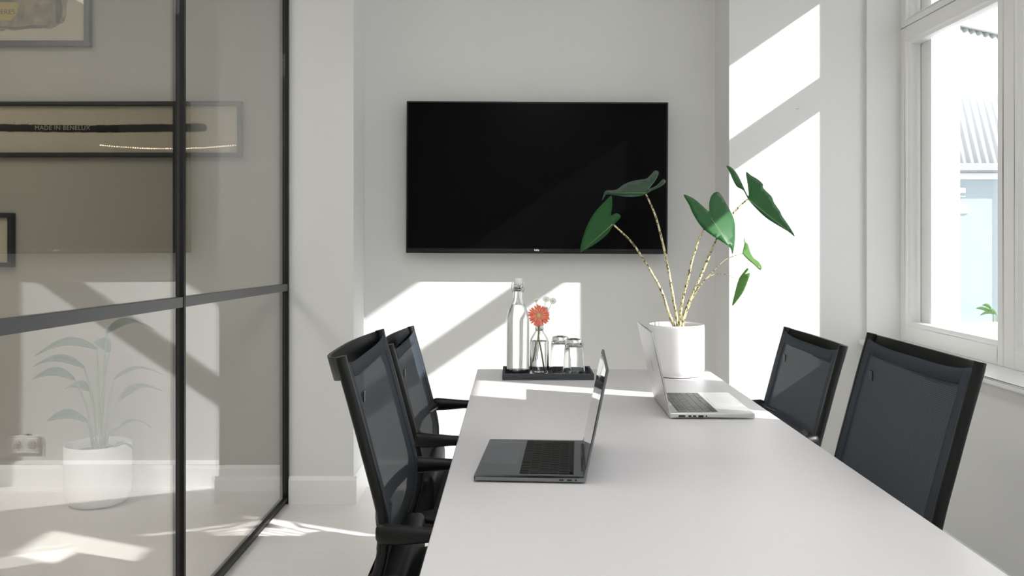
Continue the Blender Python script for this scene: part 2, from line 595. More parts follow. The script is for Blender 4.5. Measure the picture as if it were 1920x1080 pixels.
def sash(parent, name, y0, y1, z0, z1, gy0, gy1, gz0, gz1):
    """casement from y0..y1, z0..z1; bead opening gy0..gy1, gz0..gz1"""
    s = empty(name); s.parent = parent
    for r in ((y0, gy0, z0, z1), (gy1, y1, z0, z1)):
        obj('stile', bbox(FX0, FX1, *r, 0.0025, 1), 'frame_white', s)
    for r in ((gy0, gy1, z0, gz0), (gy0, gy1, gz1, z1)):
        obj('rail', bbox(FX0, FX1, *r, 0.0025, 1), 'frame_white', s)
    bm_ = bmesh.new(); ring(bm_, gy0, gy1, gz0, gz1, 0.016, 0.018, FX0 + .001, FX1 - .004)
    obj('glazing_bead', bm_, 'frame_white', s)
    obj('pane', boxes((1.774, 1.780, gy0 + .012, gy1 - .012, gz0 + .012, gz1 - .012)), 'pane', s)
    return s


def window(name, label, ya, yb, ym, mull):
    wn = empty(name)
    tag(wn, label, 'window', kind='structure')
    zt, zu = 2.136, 2.139
    # lower casements, then upper lights
    for (a, b, ga, gb) in ((ym + .002, yb, ym + .039, yb - .051), (ya, ym - .002, ya + .05, ym - .073)):
        sash(wn, 'sash', a, b, 0.742, zt, ga, gb, 0.812, 2.0746)
        sash(wn, 'upper_light', a, b, zu, ZH, ga, gb, 2.168, 2.571)
    return wn


window('window_1', 'white double casement window with upper lights', W1a, W1b, 3.220, 0.0)
window('window_2', 'white casement window behind the drawn curtain', W2a, W2b, 1.17, 0.0)  # unseen, added to send a strip of sun across the table

# unseen cloth, added to block most of the second window's sun
cr = empty('curtain', (1.60, 1.0, 0))
tag(cr, 'white translucent curtain hanging over the second window', 'curtain')
bm = bmesh.new()
cols = []
N = 150
for i in range(N + 1):
    y = -0.85 + 1.775 * i / N
    x = 0.03 + 0.028 * math.sin(i * 0.62) + 0.006 * math.sin(i * 0.23)
    cols.append([bm.verts.new((x, y, z)) for z in (0.76, 1.4, 2.0, 2.66)])
for a, b in zip(cols, cols[1:]):
    for k in range(3):
        bm.faces.new((a[k], b[k], b[k + 1], a[k + 1]))
ob = obj('curtain_cloth', bm, 'curtain', cr, smooth=True)
obj('curtain_rod', tb([(0.03, -0.95, 2.67), (0.03, 1.2, 2.67)], 0.01), 'wire', cr, smooth=True)
for yy in (-0.9, 1.15):
    obj('bracket', boxes((-0.015 - .0 + .02, 0.0, yy - .01, yy + .01, 2.66, 2.68)), 'wire', cr)
cr.location.x = XW - 0.075

# ------------------------------------------------------------------ glazed steel partition
gp = empty('wall_glass', (0, 0, 0))
tag(gp, 'black steel framed glass partition beside the table', 'glass partition', kind='structure')
PX0, PX1 = -1.057, -1.020
obj('post', bbox(PX0, PX1, YP - .022, YP - .001, 0, ZC, 0.002, 1), 'steel', gp)
obj('post', bbox(PX0 + .002, PX1, 2.795, 2.815, 0.03, ZC, 0.002, 1), 'steel', gp)
obj('post', bbox(PX0 + .002, PX1, 1.40, 1.435, 0.03, ZC, 0.002, 1), 'steel', gp)
obj('post', bbox(PX0 + .002, PX1, 0.0, 0.035, 0.03, ZC, 0.002, 1), 'steel', gp)
obj('bottom_rail', boxes((PX0, PX1 - .013, YR, YP - .022, 0, 0.016), (PX0 + .004, PX1 - .004, YR, YP - .022, .016, 0.030)), 'steel', gp)
obj('head_rail', bbox(PX0, PX1, YR, YP - .022, ZC - .04, ZC - .001, 0.002, 1), 'steel', gp)


def midrail(y0, y1):
    def zt(y): return 0.9923 + (4.10 - y) * 0.0192
    bm_ = bmesh.new()
    vs_ = bx(bm_, PX0 + .004, PX1 - .002, y0, y1, 0, 1)
    for v in vs_:
        v.co.z = zt(v.co.y) - (0.0315 if v.co.z < .5 else 0.0)
    return bm_


for a, b in ((2.815, YP - .022), (1.435, 2.795), (0.035, 1.40)):
    obj('glazing_bar', midrail(a, b), 'bar', gp)
    obj('pane', boxes((XG - .004, XG + .004, a + .0005, b - .0005, 0.03, ZC - .04)), 'glass', gp)

# ------------------------------------------------------------------ neighbouring building outside
nb = empty('neighbour_building', (5.6, 10.0, -3.5))
tag(nb, 'white house across the yard with corrugated metal roof', 'building')
Z0 = 3.5
D = 10.0


def nbz(y): return CAM_Z - (y - VY) * D / F + Z0


obj('wall', boxes((-1.6, 2.4, 0.10, 4.0, 0, nbz(318))), 'masonry', nb)
# corrugated roof slope
bm = bmesh.new()
nx = 300
zt_ = CAM_Z - (60 - VY) * 11.08 / F + Z0
zb_ = nbz(309)
tops, bots = [], []
for i in range(nx + 1):
    x = -1.7 + 4.2 * i / nx
    ph = math.sin(x * 2 * PI / 0.085)
    off = -0.014 * ph
    tops.append(bm.verts.new((x + 0.16, 1.1 + off, zt_ - 0.22 * (x - .05))))
    bots.append(bm.verts.new((x, -0.02 + off, zb_)))
for i in range(nx):
    bm.faces.new((bots[i], bots[i + 1], tops[i + 1], tops[i]))
r_ = obj('roof', bm, 'roof', nb, smooth=True)
sm_ = r_.modifiers.new('thick', 'SOLIDIFY'); sm_.thickness = 0.004
bm = bmesh.new()
vs_ = bx(bm, -1.9, 2.4, 1.02, 1.35, 0, 0.11)
for v in vs_:
    v.co.z += zt_ - 0.01 - 0.22 * (v.co.x - .21)
obj('ridge_flashing', bm, 'masonry', nb)
obj('gutter', bbox(-1.7, 2.4, -0.16, -0.02, nbz(323), nbz(308), 0.01), 'gutter', nb)
wn = obj('window_frame', boxes((-1.5, 2.3, -0.02, 0.099, nbz(336), nbz(325)), (-1.5, 2.3, -0.06, 0.099, nbz(620), nbz(607)),
                               (-1.5, -1.42, -0.02, .099, nbz(607), nbz(336)), (-0.205, -0.15, -0.02, .099, nbz(607), nbz(336)),
                               (1.2, 1.26, -0.02, .099, nbz(607), nbz(336))), 'frame_white', nb)
obj('pane', boxes((-1.42, -0.205, 0.03, 0.05, nbz(607), nbz(336))), 'blue_glass', wn)
obj('pane', boxes((-0.15, 1.2, 0.03, 0.05, nbz(607), nbz(336))), 'blue_glass', wn)
obj('blind', boxes((-1.2, -0.62, 0.012, 0.028, nbz(362), nbz(352)), (-1.2, -0.62, .012, .028, nbz(369), nbz(367)),
                   (-1.2, -0.58, .012, .028, nbz(400), nbz(383))), 'frame_white', wn)  # white slabs stand in for bright reflections in the pane

o = tag(obj('courtyard_ground', boxes((XO, 14, -6, 15, -3.62, -3.5)), 'paving'), 'grey courtyard paving below the window', 'ground', kind='structure')


# small wire hook left in the pier
hk = P(1495, 203, YP)
o = obj('wall_hook', tb([hk + Vector((-.006, 0, -.002)), hk + Vector((-.003, -.010, -.005)), hk + Vector((.003, -.012, -.002)), hk + Vector((.005, -.012, .009))],
                        .0014, .0012, 6, 3), 'wire', None, smooth=True)
tag(o, 'tiny wire hook in the pier beside the window', 'hook')


# ------------------------------------------------------------------ leaves
def leaf(name, parent, origin, outline, attach, tip, d0, kt=0.0, ke=0.0, ks=0.0, kc=0.0, m='leaf', step=7.0, rib=0.0016,
         droop=None, gx=0.0):
    """blade traced by outline (pixels), lifted to real depth: d0 at the attachment, kt along the midrib,
    ke away from the midrib on both sides (fold), ks across, kc curl along the midrib (all metres per metre)"""
    A = Vector(attach); T = Vector(tip)
    px = d0 / F
    ax = (T - A).normalized()
    nx_ = Vector((-ax.y, ax.x))
    L = (T - A).length * px

    def depth(q):
        r = Vector(q) - A
        t = r.dot(ax) * px
        e = r.dot(nx_) * px
        return d0 + kt * t + ke * abs(e) + ks * e + kc * t * t / max(L, 1e-4)
    pts = [Vector(p) for p in outline]
    n0 = len(pts)
    dense = []
    for i in range(n0):          # closed Catmull-Rom, kept sharp where marked by repeats
        p0, p1, p2, p3 = pts[i - 1], pts[i], pts[(i + 1) % n0], pts[(i + 2) % n0]
        for k in range(3):
            t = k / 3
            dense.append(0.5 * ((2 * p1) + (-p0 + p2) * t + (2 * p0 - 5 * p1 + 4 * p2 - p3) * t * t
                                + (-p0 + 3 * p1 - 3 * p2 + p3) * t ** 3))
    nd = len(dense)
    verts = [Vector((p.x, p.y)) for p in dense]
    xs = [p.x for p in dense]; ys = [p.y for p in dense]
    extra = []
    n_rib = max(4, int((T - A).length / step))
    for i in range(n_rib):
        extra.append(A + (T - A) * (i / n_rib))
    y = min(ys)
    while y < max(ys):
        x = min(xs)
        while x < max(xs):
            q = Vector((x + random.uniform(-1, 1), y + random.uniform(-1, 1)))
            if min((q - p).length for p in verts[:nd]) > step * .55 and abs((q - A).dot(nx_)) > step * .5:
                extra.append(q)
            x += step
        y += step
    faces = [list(range(nd))]
    vo, eo, fo, _, _, _ = delaunay_2d_cdt(verts + extra, [], faces, 1, 1e-4)
    bm_ = bmesh.new()
    bv = [bm_.verts.new(P(q.x, q.y, depth(q)) - origin) for q in vo]
    for f in fo:
        try:
            bm_.faces.new([bv[i] for i in f])
        except ValueError:
            pass
    for v in [v for v in bm_.verts if not v.link_faces]:
        bm_.verts.remove(v)
    o_ = obj(name, bm_, m, parent, smooth=True)
    so = o_.modifiers.new('thick', 'SOLIDIFY'); so.thickness = 0.0014; so.offset = 0
    if rib:
        rp = [P(q.x, q.y, depth(q) - 0.0005) - origin for q in [A + (T - A) * (i / 10) for i in range(10)]]
        obj('midrib', tb(rp, rib, rib * .35, 6), 'vein', o_, smooth=True)
    return o_


# ------------------------------------------------------------------ television
tv_bot, tv_top = 1.1255, 1.8465
tv = empty('television', (0.1065, YB - .091, 1.486))
tv.rotation_euler = (0, math.radians(0.28), 0)
tag(tv, 'large black flat television mounted on the back wall', 'television')
HW, HH = 0.621, 0.3605
obj('casing', bbox(-HW, HW, 0.0, 0.045, -HH, HH, 0.003), 'tvbody', tv)
obj('screen', bbox(-HW + .008, HW - .008, -0.002, 0.004, -HH + .024, HH - .008, 0.001, 1), 'tvscreen', tv)
obj('bezel_strip', bbox(-HW + .10, HW - .10, -0.0035, 0.002, -HH + .012, -HH + .022, 0.001, 1), 'tvbody', tv)
obj('wall_bracket', boxes((-0.25, 0.25, 0.045, 0.0905, -0.18, 0.18)), 'tvbody', tv)
bm = text_mesh('hdis', 0.0145, 0.0003)
bm.transform(Matrix.Rotation(PI / 2, 4, 'X')); bm.transform(Matrix.Translation((0.0, -0.0040, -HH + .0165)))
obj('maker_lettering', bm, 'logo_white', tv)
bm = tb([(0.35, -0.0015, -HH + .016), (0.42, -0.0015, -HH + .016)], 0.004, 0.004, 8)
obj('status_window', bm, 'tvbody', tv)

# ------------------------------------------------------------------ table
TX0, TX1, TY0, TY1, TZ = -0.130, 0.673, 0.98, 3.179, 0.74
tbl = empty('meeting_table', ((TX0 + TX1) / 2, (TY0 + TY1) / 2, 0))
tag(tbl, 'long pale grey meeting table in the middle of the room', 'table')
hx, hy = (TX1 - TX0) / 2, (TY1 - TY0) / 2
obj('tabletop', bbox(-hx, hx, -hy, hy, TZ - .022, TZ, 0.0016, 2), 'table', tbl)
obj('under_frame', boxes((-hx + .07, hx - .07, -hy + .06, -hy + .10, TZ - .062, TZ - .022),
                         (-hx + .07, hx - .07, hy - .10, hy - .06, TZ - .062, TZ - .022),
                         (-.03, .03, -hy + .10, hy - .10, TZ - .062, TZ - .022)), 'chair_black', tbl)
for sx in (-1, 1):
    for sy in (-1, 1):
        cx, cy = sx * (hx - .05), sy * (hy - .08)
        obj('leg', bbox(cx - .02, cx + .02, cy - .02, cy + .02, 0, TZ - .022, 0.003, 1), 'chair_black', tbl)


# ------------------------------------------------------------------ office chairs (local +x is where the sitter looks)
def back_profile(raise_):
    pr = [(-0.279, 0.978), (-0.254, 0.89), (-0.230, 0.80), (-0.208, 0.716), (-0.200, 0.671), (-0.203, 0.62),
          (-0.214, 0.575), (-0.232, 0.53), (-0.25, 0.50)]
    return [(x, z + raise_) for x, z in pr]


def catm(pr, n=5):
    q = smooth_path([(x, 0, z) for x, z in pr], n)
    return [(v.x, v.z) for v in q]


def chair(name, label, loc, rz, raise_, arm=0.66, group='mesh office chairs around the table'):
    c = empty(name, loc, rz)
    tag(c, label, 'chair', group)
    W = 0.24
    pr = catm(back_profile(raise_))
    n = len(pr)

    def nrm(i):
        a = Vector(pr[max(i - 1, 0)]); b = Vector(pr[min(i + 1, n - 1)])
        t = (b - a).normalized()
        return Vector((-t.y, t.x))        # towards the sitter
    top = pr[0][1]

    def wid(z):
        return W if z > 0.62 + raise_ else W - 0.05 * ((0.62 + raise_ - z) / 0.12) ** 1.5

    def fab(i, u, off=0.0):
        x, z = pr[i]
        nn = nrm(i)
        bow = 0.006 * (1 - u * u)
        sag = 0.013 * (1 - u ** 4) * max(0, 1 - (top - z) / 0.12)
        return (x + nn.x * (0.006 + off - bow) + 0.28 * sag, u * wid(z), z - 0.006 - sag + nn.y * off)

    def strip(us, i0, i1, off=0.0):
        bm_ = bmesh.new()
        g = [[bm_.verts.new(fab(i, u, off)) for u in us] for i in range(i0, i1)]
        for a, b in zip(g, g[1:]):
            for k in range(len(us) - 1):
                bm_.faces.new((a[k], a[k + 1], b[k + 1], b[k]))
        return bm_
    back = empty('backrest'); back.parent = c
    us = [-1 + 2 * k / 20 for k in range(21)]
    obj('mesh_panel', strip([u * .86 for u in us], 2, n - 8), 'chair_mesh', back, smooth=True)
    # hems round the mesh, opaque
    for s_ in (-1, 1):
        bmh = strip([s_ * (0.86 + .13 * k / 4) for k in range(5)], 0, n, 0.0)
        h = obj('side_hem', bmh, 'chair_hem', back, smooth=True)
        so = h.modifiers.new('thick', 'SOLIDIFY'); so.thickness = 0.003; so.offset = 0
    bmh = strip([u * .86 for u in us], 0, 3, 0.0)
    h = obj('top_hem', bmh, 'chair_hem', back, smooth=True)
    so = h.modifiers.new('thick', 'SOLIDIFY'); so.thickness = 0.003; so.offset = 0
    low = obj('lower_shell', strip(us, n - 10, n, -0.004), 'chair_black', back, smooth=True)
    so = low.modifiers.new('thick', 'SOLIDIFY'); so.thickness = 0.006; so.offset = 0
    obj('back_bracket', bbox(-0.245, -0.17, -0.205, 0.205, 0.44, 0.565, 0.02, 3), 'chair_black', back, smooth=True, angle=40)
    # side rails
    for s_ in (-1, 1):
        pts = [(x - .004, s_ * (wid(z) + .001), z + (0.004 if i == 0 else 0)) for i, (x, z) in enumerate(pr)]
        obj('side_rail', tb(pts, 0.0135, 0.012, 10, flat=(1.0, 0.8)), 'chair_black', back, smooth=True, angle=50)
    # rear handle loop at the top
    bm_ = bmesh.new()
    lean = nrm(2)
    up = Vector((lean.y * -1, 0, lean.x)) if lean.x > 0 else Vector((0, 0, 1))
    upv = Vector((pr[0][0] - pr[6][0], 0, pr[0][1] - pr[6][1])).normalized()
    rows = []
    K = 28
    for k in range(K + 1):
        u = -1 + 2 * k / K
        bk = 0.050 * (1 - abs(u) ** 3.2) + 0.004
        hgt = 0.028 + 0.034 * (1 - abs(u) ** 2)
        base = Vector((pr[0][0] - bk, u * (W + .006), top + .004 - 0.25 * bk))
        ring_ = []
        for (t_, h_) in ((0.004, 0.0), (0.004, -1.0), (-0.004, -1.0), (-0.004, 0.0)):
            ring_.append(bm_.verts.new(base + Vector((t_, 0, 0)) + upv * (h_ * hgt)))
        rows.append(ring_)
    for a, b in zip(rows, rows[1:]):
        for k in range(4):
            bm_.faces.new((a[k], a[(k + 1) % 4], b[(k + 1) % 4], b[k]))
    bm_.faces.new(rows[0]); bm_.faces.new(rows[-1][::-1])
    bev(bm_, 0.002, 2)
    obj('handle_loop', bm_, 'chair_black', back, smooth=True, angle=40)
    # label tab on the top hem
    i_ = 4
    x, y, z = fab(i_, -0.70, 0.004)
    obj('size_tab', bbox(x - .001, x + .001, y - .011, y + .011, z - .014, z + .008, 0.0005, 1), 'chair_black', back)
    # spine that carries the back
    obj('spine', tb([(-0.232, 0, 0.64 + raise_), (-0.242, 0, 0.55), (-0.235, 0, 0.45), (-0.10, 0, 0.405), (0, 0, 0.405)],
                    [0.016] * 5, None, 10, flat=(1.9, 0.7)), 'chair_black', back, smooth=True)
    bmc = tb([(-0.203 - 0.03 * (1 - (k / 6) ** 2), W * k / 6.0 * .99, arm) for k in range(-6, 7)], 0.012, 0.012, 8)
    obj('cross_brace', bmc, 'chair_black', back, smooth=True)
    # armrests: blades cantilevered from the back frame
    for s_ in (-1, 1):
        bm_ = bmesh.new()
        secs = []
        for k, (x, hh, ww, dz, dy) in enumerate(((-0.217, .010, .004, 0, 0.010), (-0.213, .017, .009, 0, .011), (-0.203, .020, .012, 0, .013),
                                                 (-0.18, .019, .013, -.001, .016), (-0.12, .0135, .012, -.001, .018), (-0.02, .0105, .012, -.002, .018),
                                                 (0.05, .0100, .012, -.003, .016), (0.075, .006, .008, -.003, .015))):
            secs.append([bm_.verts.new((x, s_ * (W + dy) + ww * math.cos(a_), arm + dz + hh * math.sin(a_)))
                         for a_ in [2 * PI * q / 12 + PI / 12 for q in range(12)]])
        for a, b in zip(secs, secs[1:]):
            for q in range(12):
                bm_.faces.new((a[q], a[(q + 1) % 12], b[(q + 1) % 12], b[q]))
        bm_.faces.new(secs[0]); bm_.faces.new(secs[-1])
        obj('armrest', bm_, 'chair_black', c, smooth=True, angle=60)
    # seat
    st = empty('seat'); st.parent = c

    def seat_bm(x0, x1, hw, z0, z1, rr, crown=0.0):
        bm2_ = bmesh.new()
        pts_ = []
        for (cx, cy, a0) in ((x1 - rr, hw - rr, 0), (x0 + rr, hw - rr, 90), (x0 + rr, -hw + rr, 180), (x1 - rr, -hw + rr, 270)):
            for k in range(7):
                a_ = math.radians(a0 + 15 * k)
                pts_.append((cx + rr * math.cos(a_), cy + rr * math.sin(a_)))
        rings = []
        for (f_, z_) in ((0.97, z0), (1.0, z0 + .008), (1.0, z1 - .012), (0.985, z1 - .003), (0.94, z1), (0.6, z1 + crown), (0.25, z1 + crown)):
            mx, my = (x0 + x1) / 2, 0
            rings.append([bm2_.verts.new((mx + (x - mx) * f_, y * f_, z_)) for x, y in pts_])
        for a, b in zip(rings, rings[1:]):
            for k in range(len(pts_)):
                k2 = (k + 1) % len(pts_)
                bm2_.faces.new((a[k], a[k2], b[k2], b[k]))
        bm2_.faces.new(rings[0][::-1]); bm2_.faces.new(rings[-1])
        return bm2_
    obj('seat_shell', seat_bm(-0.225, 0.235, 0.245, 0.425, 0.452, 0.07), 'chair_black', st, smooth=True, angle=40)
    obj('seat_pad', seat_bm(-0.22, 0.23, 0.238, 0.450, 0.476, 0.07, 0.004), 'chair_seat', st, smooth=True, angle=50)
    obj('mechanism', bbox(-0.10, 0.10, -0.06, 0.06, 0.375, 0.43, 0.01), 'chair_black', c)
    obj('gas_column', lathe([(0, 0.09), (0.028, 0.09), (0.028, 0.25), (0.015, 0.25), (0.015, 0.38), (0, 0.38)], 20), 'chair_black', c, smooth=True, angle=40)
    base = empty('star_base'); base.parent = c
    obj('hub', lathe([(0, 0.07), (0.045, 0.07), (0.045, 0.10), (0.035, 0.12), (0, 0.12)], 20), 'chair_black', base, smooth=True, angle=40)
    for k in range(5):
        a_ = 2 * PI * k / 5 + 0.3
        dx, dy = math.cos(a_), math.sin(a_)
        obj('spoke', tb([(dx * .03, dy * .03, 0.10), (dx * .18, dy * .18, 0.088), (dx * .29, dy * .29, 0.072)], 0.018, 0.012, 8, flat=(1, .8)),
            'chair_black', base, smooth=True)
        bmw = lathe([(0, -.021), (.022, -.021), (.026, -.015), (.026, .015), (.022, .021), (0, .021)], 16)
        bmw.transform(Matrix.Translation((dx * .29, dy * .29, 0.026)) @ Matrix.Rotation(a_ + .6, 4, 'Z') @ Matrix.Rotation(PI / 2, 4, 'X'))
        bmw2 = boxes((dx * .29 - .006, dx * .29 + .006, dy * .29 - .006, dy * .29 + .006, .03, .075))
        me_ = bpy.data.meshes.new('t'); bmw2.to_mesh(me_); bmw2.free(); bmw.from_mesh(me_); bpy.data.meshes.remove(me_)
        obj('castor', bmw, 'chair_black', base, smooth=True, angle=40)
    return c


chair('office_chair', 'black mesh office chair in the left foreground, before the grey laptop', (-0.037, 1.907, 0), 0.0, 0.0)
chair('office_chair', 'black mesh office chair farther back on the left, half hidden by another chair', (-0.045, 2.615, 0), 0.0, -0.061, 0.674)
chair('office_chair', 'black mesh office chair nearest on the right, below the window', (0.534, 1.833, 0), PI, 0.0)
chair('office_chair', 'black mesh office chair farther back on the right, before the sunlit pier', (0.568, 2.589, 0), PI, -0.061, 0.674)


# ------------------------------------------------------------------ laptops (local +x runs from hinge to front edge)
def laptop(name, label, loc, rz, W, D_, th, lid_len, lid_deg, body, pad, keym, well, near, ports, touchbar, grp='open laptops on the table'):
    L = empty(name, loc, rz)
    tag(L, label, 'laptop', grp)
    base = obj('base', bev(boxes((0.0, D_, -W / 2, W / 2, 0.0025, th)), 0.003, 3), body, L, smooth=True, angle=35)
    for (fx, fy) in ((.02, -1), (.02, 1), (D_ - .02, -1), (D_ - .02, 1)):
        obj('foot', lathe([(0, 0), (.007, 0), (.007, .003), (0, .003)], 12, fx, fy * (W / 2 - .02)), 'port', base)
    # round the vertical corners by a second pass is not needed at this size
    kw = W * 0.90
    k0, k1 = 0.022, 0.022 + 0.103
    obj('key_well', boxes((k0, k1, -kw / 2, kw / 2, th - .0002, th + .0003)), well, base)
    pitch = kw / 14.5
    rows = [[1.0] * 14 + [0.5] if not touchbar else [14.5],
            [1] * 13 + [1.5], [1.5] + [1] * 13, [1.75] + [1] * 11 + [1.75], [2.25] + [1] * 10 + [2.25],
            [1, 1, 1, 1.25, 5, 1.25, 1, 1, 1, 1]]
    rh = (k1 - k0) / 5.55
    kb = boxes((-.5, .5, -.5, .5, 0, 1))
    bmesh.ops.bevel(kb, geom=[e for e in kb.edges if all(v.co.z > .5 for v in e.verts)], offset=.06, segments=1, affect='EDGES')
    kme = bpy.data.meshes.new('key'); kb.to_mesh(kme); kb.free(); kme.materials.append(M[keym])
    x = k0
    flip = 1 if near < 0 else 1
    for ri, row in enumerate(rows):
        h = rh * (0.55 if ri == 0 else 1.0)
        tot = sum(row)
        y = kw / 2
        for u in row:
            ww = kw * u / tot
            last = ri == 5
            o_ = bpy.data.objects.new('key', kme); C.objects.link(o_); o_.parent = base
            hh = h
            xc = x + h / 2
            if last and y - ww < -kw / 2 + 4.2 * kw / tot and u == 1 and y < 0 and False:
                hh = h * .5
            o_.location = (xc, y - ww / 2, th + .0003)
            o_.scale = (hh - .0021, ww - .0024, .0010)
            y -= ww
        x += h
    obj('trackpad', bbox(k1 + .009, D_ - .006, -0.058 if W > .31 else -.067, 0.058 if W > .31 else .067, th - .0002, th + .0003, 0.0002, 1), pad, base)
    for (px_, w_, h_, rnd) in ports:
        yy = near * W / 2
        if rnd:
            bmp = tb([(px_, yy - near * .002, th * .52), (px_, yy + near * .0004, th * .52)], w_ / 2, w_ / 2, 12)
        else:
            bmp = boxes((px_ - w_ / 2, px_ + w_ / 2, min(yy - near * .002, yy + near * .0004), max(yy - near * .002, yy + near * .0004),
                         th * .52 - h_ / 2, th * .52 + h_ / 2))
        obj('port', bmp, 'port', base)
    # lid
    lid = empty('lid', (0.003, 0, th * 0.75)); lid.parent = L
    lid.rotation_euler = (0, -math.radians(lid_deg), 0)
    obj('lid_shell', bev(boxes((-.0045, 0.0005, -W / 2, W / 2, -0.004, lid_len)), 0.0015, 2), body, lid, smooth=True, angle=35)
    obj('screen', boxes((0.0003, 0.0010, -W / 2 + .003, W / 2 - .003, 0.014, lid_len - .003)), 'screen', lid)
    obj('hinge', tb([(0.001, -W * .36, 0.0005), (0.001, W * .36, 0.0005)], 0.0052, 0.0052, 10), 'port', lid, smooth=True)
    # emblem on the lid's outer side: round fruit silhouette with a bite and a leaf
    zc = lid_len * .5
    pts_ = []
    for k in range(40):
        a_ = 2 * PI * k / 40
        r = 0.0165 * (1 + .05 * math.cos(2 * a_))
        yy, zz = r * math.cos(a_), r * 1.05 * math.sin(a_)
        if abs(yy) < .004: zz *= .90
        dv = Vector((yy - .0185, zz - .001))
        if dv.length < .0075:
            dv = dv.normalized() * .0075
            yy, zz = .0185 + dv.x - .0 if dv.x > 0 else .0185 + dv.x, .001 + dv.y
        pts_.append((yy, zz + zc))
    bm_ = bmesh.new()
    f_ = bm_.faces.new([bm_.verts.new((-.00465, y_, z_)) for y_, z_ in pts_])
    bmesh.ops.triangulate(bm_, faces=bm_.faces[:])
    lf = [(0.001, .019), (.002, .0235), (.006, .0255), (.005, .021)]
    bm_.faces.new([bm_.verts.new((-.00465, y_, z_ + zc)) for y_, z_ in lf])
    obj('emblem', bm_, 'logo', lid)
    return L


laptop('laptop', 'silver open laptop standing before the potted plant', (0.397, 2.457, TZ), math.radians(-1.0), 0.314, 0.215, 0.0155, 0.214, 12.4,
       'alu', 'alu_pad', 'key_silver', 'well_silver', -1,
       [(0.030, .017, .0042, False), (0.050, .008, .004, False), (0.062, .008, .004, False), (0.078, .013, .0045, False), (0.092, .0042, 0, True)], False)
laptop('laptop', 'dark grey open laptop lying closest on the table', (0.143, 1.847, TZ), math.radians(176.0), 0.310, 0.210, 0.0135, 0.209, 11.7,
       'grey_alu', 'grey_pad', 'key', 'well', 1,
       [(0.045, .0085, .003, False), (0.030, .0085, .003, False), (0.018, .004, 0, True)], True)

# ------------------------------------------------------------------ tray with bottle, vase and tumblers
tr_c = (0.1085, 3.02, TZ)
tray = empty('serving_tray', tr_c)
tag(tray, 'dark slate grey rectangular tray under the bottle and glasses', 'tray')
a, b = 0.1485, 0.090
obj('tray_base', bbox(-a, a, -b, b, 0, 0.0055, 0.001, 1), 'slate', tray)
for r in ((-a, a, -b, -b + .009), (-a, a, b - .009, b), (-a, -a + .009, -b + .009, b - .009), (a - .009, a, -b + .009, b - .009)):
    obj('rim', bbox(*r, 0.0045, 0.0205, 0.0018, 2), 'slate', tray)
ZT = TZ + 0.0062


def shift(bm_, x, y, z):
    bm_.transform(Matrix.Translation((x, y, z))); return bm_


# swing-top bottle
bo = empty('water_bottle', (0.0108, 3.062, ZT))
tag(bo, 'tall clear swing-top bottle of water on the tray', 'bottle')
outer = [(0, 0.004), (0.014, 0.003), (0.030, 0.0), (0.0365, 0.002), (0.0385, 0.007), (0.0385, 0.178), (0.0375, 0.190), (0.033, 0.207), (0.0245, 0.226),
         (0.0185, 0.240), (0.0155, 0.254), (0.0145, 0.272), (0.0145, 0.284), (0.017, 0.286), (0.0175, 0.290), (0.0165, 0.294), (0.0145, 0.295)]
inner = [(0.0105, 0.295), (0.0105, 0.272), (0.0118, 0.254), (0.0150, 0.240), (0.0212, 0.226), (0.0300, 0.207), (0.0345, 0.190), (0.0355, 0.178),
         (0.0355, 0.012), (0.030, 0.009), (0, 0.010)]
obj('glass_body', lathe(outer + inner), 'clear', bo, smooth=True, angle=60)
obj('water', lathe([(0, .0105), (.0295, .0095), (.0350, .0125), (.0350, .178), (.0340, .190), (.0295, .207), (.0205, .2262), (.0200, .2290), (0, .2290)]),
    'water', bo, smooth=True, angle=50)
sp = obj('stopper', lathe([(0, .292), (.009, .292), (.0135, .297), (.0145, .303), (.0145, .312), (.012, .318), (0.0, .320)], 24), 'stopper', bo, smooth=True, angle=40)
sp.rotation_euler = (0, math.radians(7), 0); sp.location = (-.036, 0, 0.0015)
obj('seal', lathe([(.0105, .2935), (.0145, .2935), (.0145, .2975), (.0105, .2975), (.0105, .2935)], 24), 'rubber', bo, smooth=True)
for s_ in (-1, 1):
    obj('wire_bail', tb([(s_ * .0155, 0, .312), (s_ * .0195, -.002, .300), (s_ * .0205, -.004, .282), (s_ * .0175, -.004, .270)], .0012, .0012, 6, 4), 'wire', bo, smooth=True)
obj('wire_collar', tb([(.0152 * math.cos(t * PI / 12), .0152 * math.sin(t * PI / 12), .274) for t in range(25)], .0011, .0011, 6), 'wire', bo, smooth=True)
obj('wire_lever', tb([(-.018, -.004, .272), (-.012, -.017, .279), (0, -.0195, .281), (.012, -.017, .279), (.018, -.004, .272)], .0012, .0012, 6, 4), 'wire', bo, smooth=True)

# vase with flowers
VXc, VYc = 0.0815, 3.000
va = empty('bottle_vase', (VXc, VYc, ZT))
tag(va, 'small clear bottle used as a flower vase', 'vase')
outer = [(0, .004), (.020, .003), (.026, .0), (.0300, .003), (.0315, .009), (.0315, .108), (.0295, .118), (.0235, .130), (.0165, .140), (.0135, .146),
         (.0130, .150), (.0148, .152), (.0148, .156), (.0132, .158), (.0132, .166), (.0142, .168), (.0138, .171), (.0122, .172)]
inner = [(.0105, .172), (.0105, .148), (.0138, .140), (.0210, .130), (.0270, .118), (.0288, .108), (.0288, .014), (.025, .010), (0, .010)]
obj('glass_body', lathe(outer + inner), 'clear', va, smooth=True, angle=60)
obj('water', lathe([(0, .0105), (.0245, .0105), (.0283, .0145), (.0283, .107), (.0277, .1125), (0, .1125)]), 'water', va, smooth=True, angle=50)

